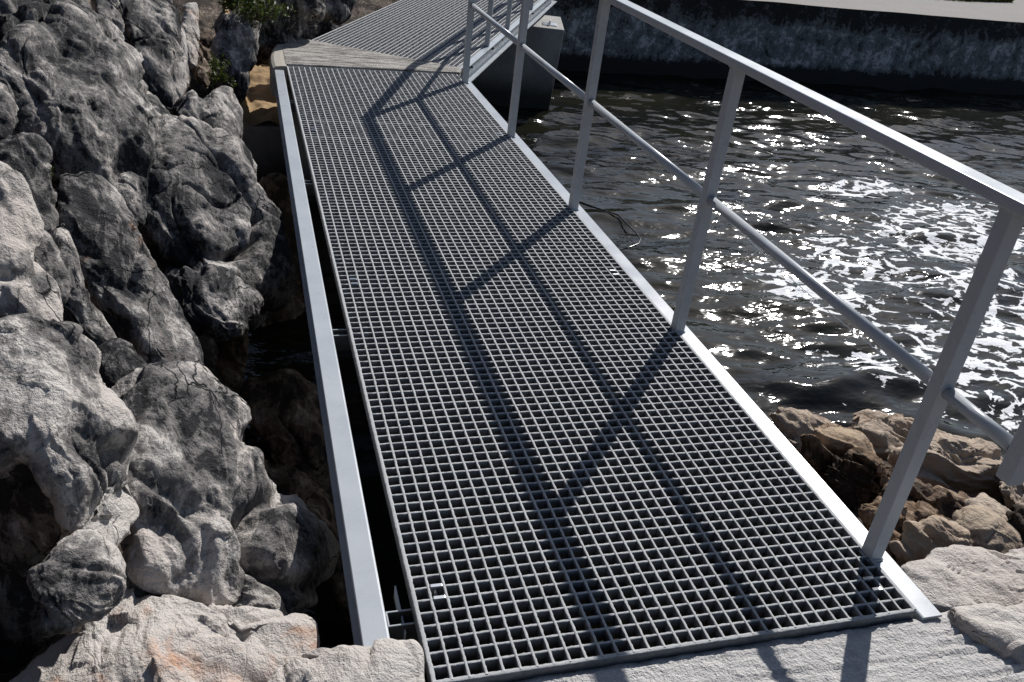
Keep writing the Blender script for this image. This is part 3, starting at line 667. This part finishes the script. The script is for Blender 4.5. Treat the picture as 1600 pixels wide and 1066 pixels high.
GL = 'rocks of the left bank'
BL = [
 # upper left
 ('dark grey boulder cut off by the upper left corner of the frame', [(-60,-60),(60,-60),(58,20),(40,50),(22,78),(0,100),(-60,110)], dict(off=.25, tone=.22)),
 ('huge black streaked rock mass with a bare pale knob on its top left', [(2,98),(12,52),(45,26),(90,34),(118,42),(150,75),(185,84),(206,106),(214,180),(220,275),(205,297),(140,285),(98,270),(70,250),(35,205),(12,160)], dict(off=0, tone=.17, h=.6, sub=7, cleft=1.3)),
 ('long grey rock strip rising to the top edge left of the pale slab', [(55,-40),(110,-40),(150,20),(180,62),(188,84),(150,78),(112,46),(78,34)], dict(off=.15, tone=.22)),
 ('bare pale slab rock near the top edge between dark rocks', [(140,-40),(175,-40),(186,20),(188,78),(170,62),(148,30)], dict(off=.12, tone=.5)),
 ('tall dark ridged boulder with pale crack lines at the top edge', [(170,-50),(250,-50),(268,25),(266,90),(274,160),(280,195),(262,180),(235,150),(212,105),(192,60)], dict(off=.0, tone=.17, strata=1.0, sub=7)),
 ('narrow pale upright rock in the row beside the dark ridged boulder', [(266,70),(274,38),(286,42),(291,80),(290,130),(284,158),(272,160),(266,120)], dict(off=.15, tone=.52, strata=.2)),
 ('slim rust streaked upright rock second in the upright row', [(286,40),(296,8),(306,10),(312,48),(309,86),(302,104),(292,96)], dict(off=.35, tone=.45, rust=.8, strata=.2)),
 ('pale upright rock lit at the top edge above the small fern', [(326,-30),(358,-30),(352,30),(345,62),(334,50),(324,10)], dict(off=.45, tone=.48, strata=.3)),
 ('brown block wedged in shade below the pale upright rock', [(306,20),(326,30),(338,52),(338,80),(322,140),(304,120)], dict(off=.6, tone=.1, warm=.7)),
 ('smooth grey pillar rock beside the orange sand', [(344,40),(352,26),(398,24),(398,60),(392,100),(380,150),(364,164),(346,150),(338,100)], dict(base=6.9, tone=.22, n=(.3,-.8,.4), strata=.3, h=.5)),
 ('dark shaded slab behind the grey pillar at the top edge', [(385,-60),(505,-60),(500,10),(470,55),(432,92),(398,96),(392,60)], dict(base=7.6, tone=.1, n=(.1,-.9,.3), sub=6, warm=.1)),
 ('bluish grey boulder beside the far walkway at the top edge', [(488,-40),(545,-40),(548,0),(540,28),(524,36),(505,28),(492,5)], dict(base=8.4, tone=.22, n=(.3,-.8,.5))),
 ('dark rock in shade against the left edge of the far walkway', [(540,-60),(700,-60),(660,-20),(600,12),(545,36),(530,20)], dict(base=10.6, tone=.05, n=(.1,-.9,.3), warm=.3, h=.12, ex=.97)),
 ('dark rock foot below the bluish boulder beside the landing rim', [(395,90),(440,60),(500,22),(540,20),(530,50),(470,75),(430,110),(405,100)], dict(base=8.7, tone=.05, n=(.1,-.8,.5), warm=.1, ex=1.0, h=.3)),
 # middle
 ('knob shaped grey boulder with a lit pale left half', [(276,172),(296,158),(322,158),(345,144),(362,152),(374,176),(378,206),(366,224),(340,232),(305,220),(282,200)], dict(off=-.02, tone=.30, h=.6)),
 ('big black hanging rock mass bulging toward the left beam', [(205,232),(228,200),(262,190),(300,198),(340,222),(368,220),(384,246),(402,286),(428,336),(444,384),(438,432),(424,470),(396,500),(372,515),(338,520),(304,510),(276,480),(248,440),(228,370),(214,300)], dict(off=-.06, tone=.15, h=.62, sub=7, cleft=1.4, ex=1.03)),
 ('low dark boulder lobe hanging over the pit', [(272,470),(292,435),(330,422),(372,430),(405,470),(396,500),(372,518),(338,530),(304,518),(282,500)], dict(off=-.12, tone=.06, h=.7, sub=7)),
 ('wedge of dark striped rock above the big black hanging mass', [(205,120),(230,155),(262,185),(278,195),(300,210),(270,216),(235,225),(215,215)], dict(off=.02, tone=.18, strata=1.0)),
 ('small squared block below the huge black streaked mass', [(172,288),(200,280),(219,288),(223,320),(221,352),(206,346),(184,318)], dict(off=.0, tone=.28)),
 ('long finger shaped boulder slanting down with a rusty patch', [(80,270),(100,253),(128,258),(158,282),(188,316),(216,360),(244,404),(262,452),(290,520),(322,585),(342,640),(318,660),(280,620),(235,570),(195,510),(150,470),(118,410),(98,340)], dict(off=-.12, tone=.18, rust=.7, h=.6, sub=7, strata=.3, nfac=2, chip=.25, cleft=.3)),
 ('grey rock pressed against the left frame edge at mid height', [(-40,120),(2,128),(16,150),(24,185),(16,222),(-6,250),(-40,250)], dict(off=-.1, tone=.24)),
 ('pale weathered boulder in the left column above the split block', [(-10,232),(14,212),(40,222),(62,246),(72,290),(88,335),(82,372),(58,382),(36,352),(14,312),(-12,280)], dict(off=-.12, tone=.30)),
 ('bare beige boulder face beside the split block', [(-40,280),(0,270),(20,296),(44,350),(48,395),(70,440),(84,488),(80,520),(40,512),(-40,500)], dict(off=-.16, tone=.45, h=.45)),
 ('split dark block in the left column', [(28,384),(54,348),(72,362),(86,392),(106,436),(96,468),(80,474),(60,448),(46,408)], dict(off=-.16, tone=.14)),
 ('knobbly grey strip running down beside the finger boulder', [(82,340),(94,330),(104,350),(112,392),(122,440),(142,478),(168,512),(192,540),(166,545),(120,512),(92,470),(98,430),(86,390)], dict(off=-.14, tone=.26, rough=1.3)),
 # lower left
 ('large pale topped rock mass at the left edge curving over the deep shadow', [(-60,545),(0,516),(44,508),(108,526),(146,548),(158,612),(196,690),(218,742),(214,800),(198,860),(170,872),(130,836),(96,770),(50,716),(-60,700)], dict(off=-.20, tone=.37, h=.45, sub=7, ex=1.05, cleft=1.1, chip=.5)),
 ('dark cube like block above the pale centre ridge', [(146,545),(176,528),(206,540),(236,578),(246,592),(216,604),(172,618),(152,596)], dict(off=-.12, tone=.10)),
 ('broad pale centre ridge with a rounded lit crest', [(150,640),(200,608),(240,592),(272,606),(304,644),(324,684),(346,712),(348,760),(318,790),(276,792),(232,728),(196,690),(158,690)], dict(off=-.13, tone=.42, h=.42, sub=7, ex=1.15, cleft=1.2)),
 ('mottled rock lump above the lower pit edge', [(352,740),(398,744),(430,778),(462,802),(490,832),(501,872),(490,906),(466,890),(430,850),(396,812),(360,780)], dict(off=-.12, tone=.27, rough=1.3, sub=7, h=.42)),
 ('huge mottled rock mass filling the lower left beside the pit', [(160,660),(200,612),(240,592),(300,595),(334,640),(366,690),(403,704),(410,745),(440,785),(488,830),(502,872),(490,945),(472,982),(430,985),(370,975),(300,960),(240,945),(195,905),(190,850),(170,760)], dict(off=-.12, tone=.32, h=.45, sub=7, rough=1.3, cleft=1.3, ex=1.06)),
 ('dark undercut rock in deep shade at the left edge', [(-60,690),(20,690),(70,720),(112,800),(130,850),(100,900),(60,1000),(10,1070),(-60,1090)], dict(off=.34, tone=.0, warm=.25, n=(-.3,-.95,.05), h=.18, nfac=8, chip=.8)),  # blackest tone: the overhang's shade is put into the rock colour
 ('round cobble of grey rock above the pale slab', [(60,895),(92,866),(132,850),(168,860),(190,890),(186,930),(158,962),(112,985),(68,985),(50,940)], dict(off=-.10, tone=.30, strata=.3, h=.5, ex=1.15, sub=7)),
 # pit
 ('tall brown boulder standing in the pit shadow', [(400,310),(425,284),(452,292),(470,340),(484,440),(494,560),(474,598),(430,604),(404,560),(396,440)], dict(base=5.6, tone=.15, warm=1.0, h=.6, n=(.4,-.8,.3))),
 ('short brown pillar under the low dark lobe', [(338,515),(378,515),(380,560),(374,605),(350,614),(338,600)], dict(base=4.6, tone=.18, warm=1.0, n=(.2,-.9,.2))),
 ('sunken brown rock lying across the pit floor', [(380,610),(440,590),(500,620),(530,700),(540,790),(500,780),(440,720),(395,660)], dict(base=4.15, tone=.08, warm=.9, h=.5, n=(.3,-.5,.7))),
 ('lower sunken brown rock beside the left beam', [(395,720),(450,730),(510,780),(545,860),(560,960),(520,960),(500,880),(460,810),(410,760)], dict(base=3.45, tone=.08, warm=.9, h=.5, n=(.3,-.5,.7))),
 # near slabs
 ('pale slab with an orange stain at the bottom left corner', [(90,1090),(140,1006),(196,934),(232,922),(284,934),(380,950),(470,978),(506,1012),(470,1040),(440,1100),(380,1170),(60,1170)], dict(base='Z-.10', nfac=3, chip=.7, tone=.85, rust=1.25, n=(.14,-.10,1), h=.22, sub=7, strata=.15, rough=.7, crack=.6)),
 ('flat pale slab end touching the left beam foot', [(430,1045),(500,1014),(560,1016),(610,1010),(648,1008),(654,1030),(662,1075),(676,1170),(400,1170),(400,1090)], dict(base='Z.010', nfac=2, chip=.6, cleft=.2, tone=.95, n=(.02,-.04,1), h=.20, ex=1.02, strata=.1, rough=.5, crack=.4)),
 ('low grey slab left of the orange stained slab', [(-40,1100),(30,1055),(70,1015),(112,990),(124,1000),(92,1070),(40,1170),(-40,1170)], dict(base='Z-.16', tone=.75, n=(.1,-.2,1), h=.25)),
]
for lab, poly, kw in BL: boulder(lab, poly, group=None, sd=len(lab)*1.7+poly[0][0]*.01, **kw)

NRt = (.15, -.05, .98)
BR = [  # brown rocks: sun and shade partly put into tone, lit paler, shaded darker
 ('bare pale boulder right of the beam end with a small pointed notch', [(1418,900),(1440,872),(1490,862),(1560,866),(1640,862),(1760,880),(1760,960),(1600,962),(1540,975),(1470,965),(1440,935)], dict(base='Z-.14', nfac=4, fr=(.84, .98), ex=1.08, chip=.5, cleft=.3, tone=1.0, n=(.1,-.15,1), h=.35, sub=7, strata=.12, rough=.6, crack=.3)),
 ('pale rough rock at the right frame edge next to the concrete', [(1478,962),(1520,950),(1570,955),(1700,940),(1740,1060),(1620,1065),(1570,1010),(1520,985)], dict(base='Z-.05', nfac=4, fr=(.84, .98), ex=1.08, chip=.6, cleft=.3, tone=.9, n=(.1,-.1,1), h=.25, strata=.15, rough=.8)),
 ('ochre topped boulder below the pale right boulder', [(1412,856),(1432,824),(1462,822),(1500,838),(1520,862),(1480,880),(1430,890)], dict(base='Z-.32', tone=.62, warm=.8, h=.5, n=(.05,-.7,.7), rust=.2)),
 ('brown splinter rock beside the foot of the nearest post', [(1376,850),(1388,820),(1408,842),(1418,872),(1412,890),(1396,876)], dict(base='Z-.34', tone=.30, warm=1.0, n=(.1,-.6,.7))),
 ('long pale topped rock reaching into the foam', [(1206,650),(1238,642),(1290,664),(1340,690),(1346,706),(1300,716),(1262,706),(1226,690)], dict(off=-.05, tone=.62, warm=.7, n=(.05,-.5,.85), strata=1.0, h=.8)),
 ('brown rock mound below the long pale topped rock', [(1258,710),(1296,690),(1330,700),(1350,730),(1345,780),(1322,790),(1290,750)], dict(off=-.05, tone=.22, warm=1.0, n=(.0,-.9,.45), strata=1.0, h=.8)),
 ('dark edged layered rock at the waterline beside the nearest post', [(1322,656),(1360,648),(1420,662),(1470,690),(1480,730),(1430,740),(1380,716),(1340,690)], dict(off=-.12, tone=.60, warm=.7, n=(.05,-.5,.85), strata=1.1, h=.8)),
 ('big tan layered slab rock behind the nearest post', [(1400,740),(1440,690),(1490,690),(1540,716),(1575,745),(1582,772),(1540,792),(1480,778),(1430,768)], dict(off=-.15, tone=.68, warm=.7, n=(.0,-.9,.4), strata=1.1, h=.8, sub=7)),
 ('grey brown ledge rock at the waterline under the middle rail', [(1450,650),(1480,636),(1530,660),(1580,690),(1660,700),(1660,740),(1560,716),(1490,690)], dict(off=.1, tone=.5, warm=.6, n=(.05,-.5,.85), strata=1.1, h=.7)),
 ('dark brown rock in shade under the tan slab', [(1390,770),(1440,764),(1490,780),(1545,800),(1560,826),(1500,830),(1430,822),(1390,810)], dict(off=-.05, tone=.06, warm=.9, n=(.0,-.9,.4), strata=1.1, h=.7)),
 ('narrow tan rock rib above the pale right boulder', [(1512,790),(1540,782),(1580,804),(1602,826),(1580,836),(1540,820)], dict(off=-.12, tone=.65, warm=.65, n=(.2,-.3,.9), h=.9)),
 ('slanting striped rib rock left of the narrow tan rib', [(1500,850),(1510,814),(1530,812),(1570,840),(1600,866),(1590,880),(1530,868)], dict(off=-.1, tone=.5, warm=.8, n=(.1,-.5,.8), strata=1.2, h=.8)),
 ('small tan cobble at the right edge above the ribs', [(1566,760),(1584,746),(1600,760),(1608,784),(1590,800),(1570,786)], dict(off=-.16, tone=.5, warm=.7, h=.9)),
 ('dark brown rock cut by the right frame edge below the cobble', [(1580,820),(1600,800),(1680,800),(1700,880),(1620,880),(1590,850)], dict(off=-.08, tone=.15, warm=.8, strata=1.0)),
 ('brown cobble cut by the right edge under the end post', [(1588,742),(1605,722),(1680,720),(1680,790),(1612,780)], dict(off=-.05, tone=.3, warm=.6)),
 ('dark brown shore rock between the beam and the nearest post', [(1300,740),(1340,715),(1400,740),(1420,790),(1390,830),(1350,830),(1320,790)], dict(off=.10, tone=.12, warm=1.0, strata=1.1, h=.7, n=(.0,-.9,.45), sub=7)),
 ('low brown rock hidden beside the right beam', [(1345,800),(1400,790),(1500,820),(1520,850),(1440,860),(1390,850)], dict(off=.10, tone=.15, warm=1.0, strata=1.2, n=(.1,-.4,.9))),
]
for lab, poly, kw in BR: boulder(lab, poly, sd=len(lab)*2.3+poly[0][0]*.013, **{**dict(base='R', nfac=9, fr=(.70, .94), ex=1.2, chip=.8, cleft=.6), **kw})

# sandy ledge behind the left bank
lx, ly, lf = grid(np.linspace(-.42, .02, 36), np.linspace(5.66, 8.2, 140))
lz = -.50 + .10*(ly-6.0) + .09*fbm(np.stack([lx, ly, lx*0], 1)*4, 4) + .25*np.clip((-.25-lx)/.2, 0, 1) - .35*np.clip((lx+.02)/.1, 0, 1)*0
tag(link('sand', mesh_np('sand', np.stack([lx, ly, lz], 1), lf), M_SAND), kind='structure')
bw = link('retaining_wall', box_mesh('retaining_wall', (0, 0, 0), (1.5, .5, 1.5), .02), M_PIER, None, (-.52, 5.90, -1.30)); tag(bw, 'short shaded concrete wall holding the orange sand ledge', 'wall')

# ------------------------------------------------------------------ plants and small things
def leaves(name, label, c, rad, n, size, mat, cat='plant', group=None, squash=1.0, seed=3):
    r = np.random.default_rng(seed); V = []; F = []; T = []
    stems = bmesh.new()
    root = empty(name, c); tag(root, label, cat, group)
    tips = r.normal(size=(max(6, n//40), 3)); tips /= np.linalg.norm(tips, axis=1)[:, None]; tips *= rad*(.5 + .5*r.random((len(tips), 1)))
    tips[:, 2] *= squash
    base = np.array([0, 0, -rad*.7*squash])
    for tp in tips: add_tube(stems, [base, base*.4+tp*.5, tp], [.006, .004, .002], 5)
    for i in range(n):
        tp = tips[r.integers(len(tips))]; q = base*.3 + (tp-base*.3)*(.35+.65*r.random()) + r.normal(size=3)*rad*.13
        a = r.normal(size=3); a /= np.linalg.norm(a); b = np.cross(a, r.normal(size=3)); b /= np.linalg.norm(b)
        s = size*(.6+.8*r.random()); k = len(V)
        V += [q-a*s, q+b*s*.35, q+a*s, q-b*s*.35]; F.append([k, k+1, k+2, k+3]); tt = r.random(); T += [tt]*4
    link('stems', bm_mesh(stems, 'stems'), simple('twig_bark', (.10, .07, .045), .9), root)
    f = link('foliage', mesh_np('foliage', np.array(V), F, False, {'tint': np.array(T)}), mat, root)
    return root
def at(u, v, t): return tuple(CAM + ray(u, v)*t)
leaves('shrub', 'bright green shrub hanging above the grey pillar rock', at(408, 10, 6.9), .20, 800, .018, M_LEAF, 'shrub', squash=.8)
leaves('shrub', 'darker green shrub growing left of the bright one at the top edge', at(362, -4, 7.35), .17, 450, .017, M_LEAF, 'shrub', squash=.8, seed=8)
leaves('fern', 'small yellow green fern growing on the shaded rock wall', at(342, 106, 6.45), .115, 330, .017, M_LEAF, 'plant', squash=1.6, seed=5)
leaves('moss_tuft', 'tiny yellow green tuft at the tip of the finger boulder', at(76, 268, 3.32), .022, 90, .007, M_LEAF, 'plant', seed=6)
# grass on the terrace edge
r = np.random.default_rng(4); V = []; F = []; T = []
for i in range(5000):
    x, y = 9.2 + 4.2*r.random(), 12.3 + 1.4*r.random()
    y = max(y, 12.25 + .25*abs(x-11.2)**1.2)
    a = r.random()*6.28; hgt = .05 + .10*r.random(); k = len(V); dx, dy = math.cos(a)*.012, math.sin(a)*.012
    lx2, ly2 = r.normal()*.04, r.normal()*.04
    V += [(x-dx, y-dy, 0), (x+dx, y+dy, 0), (x+lx2, y+ly2, hgt), (x+lx2-.004, y+ly2, hgt)]; F.append([k, k+1, k+2, k+3]); T += [r.random()]*4
gs = link('grass', mesh_np('grass', np.array(V), F, False, {'tint': np.array(T)}), M_GRASS); tag(gs, 'dry grass on the terrace beyond the far wall', 'grass', kind='stuff')
# thin dark floating kelp stem
kp = [on_z(u, v, ZW+.03) for u, v in ((905, 316), (922, 322), (945, 329), (966, 336), (980, 350), (994, 364), (1001, 374), (998, 381), (985, 386), (968, 391))]
bm = bmesh.new(); add_tube(bm, kp, [.009, .010, .005, .007, .006, .005, .006, .006, .005, .003], 8)
k_ = link('kelp_stem', bm_mesh(bm, 'kelp_stem', True), simple('wet_kelp', (.018, .015, .010), .25)); tag(k_, 'thin dark kelp stem looping on the water beside the walkway', 'kelp')
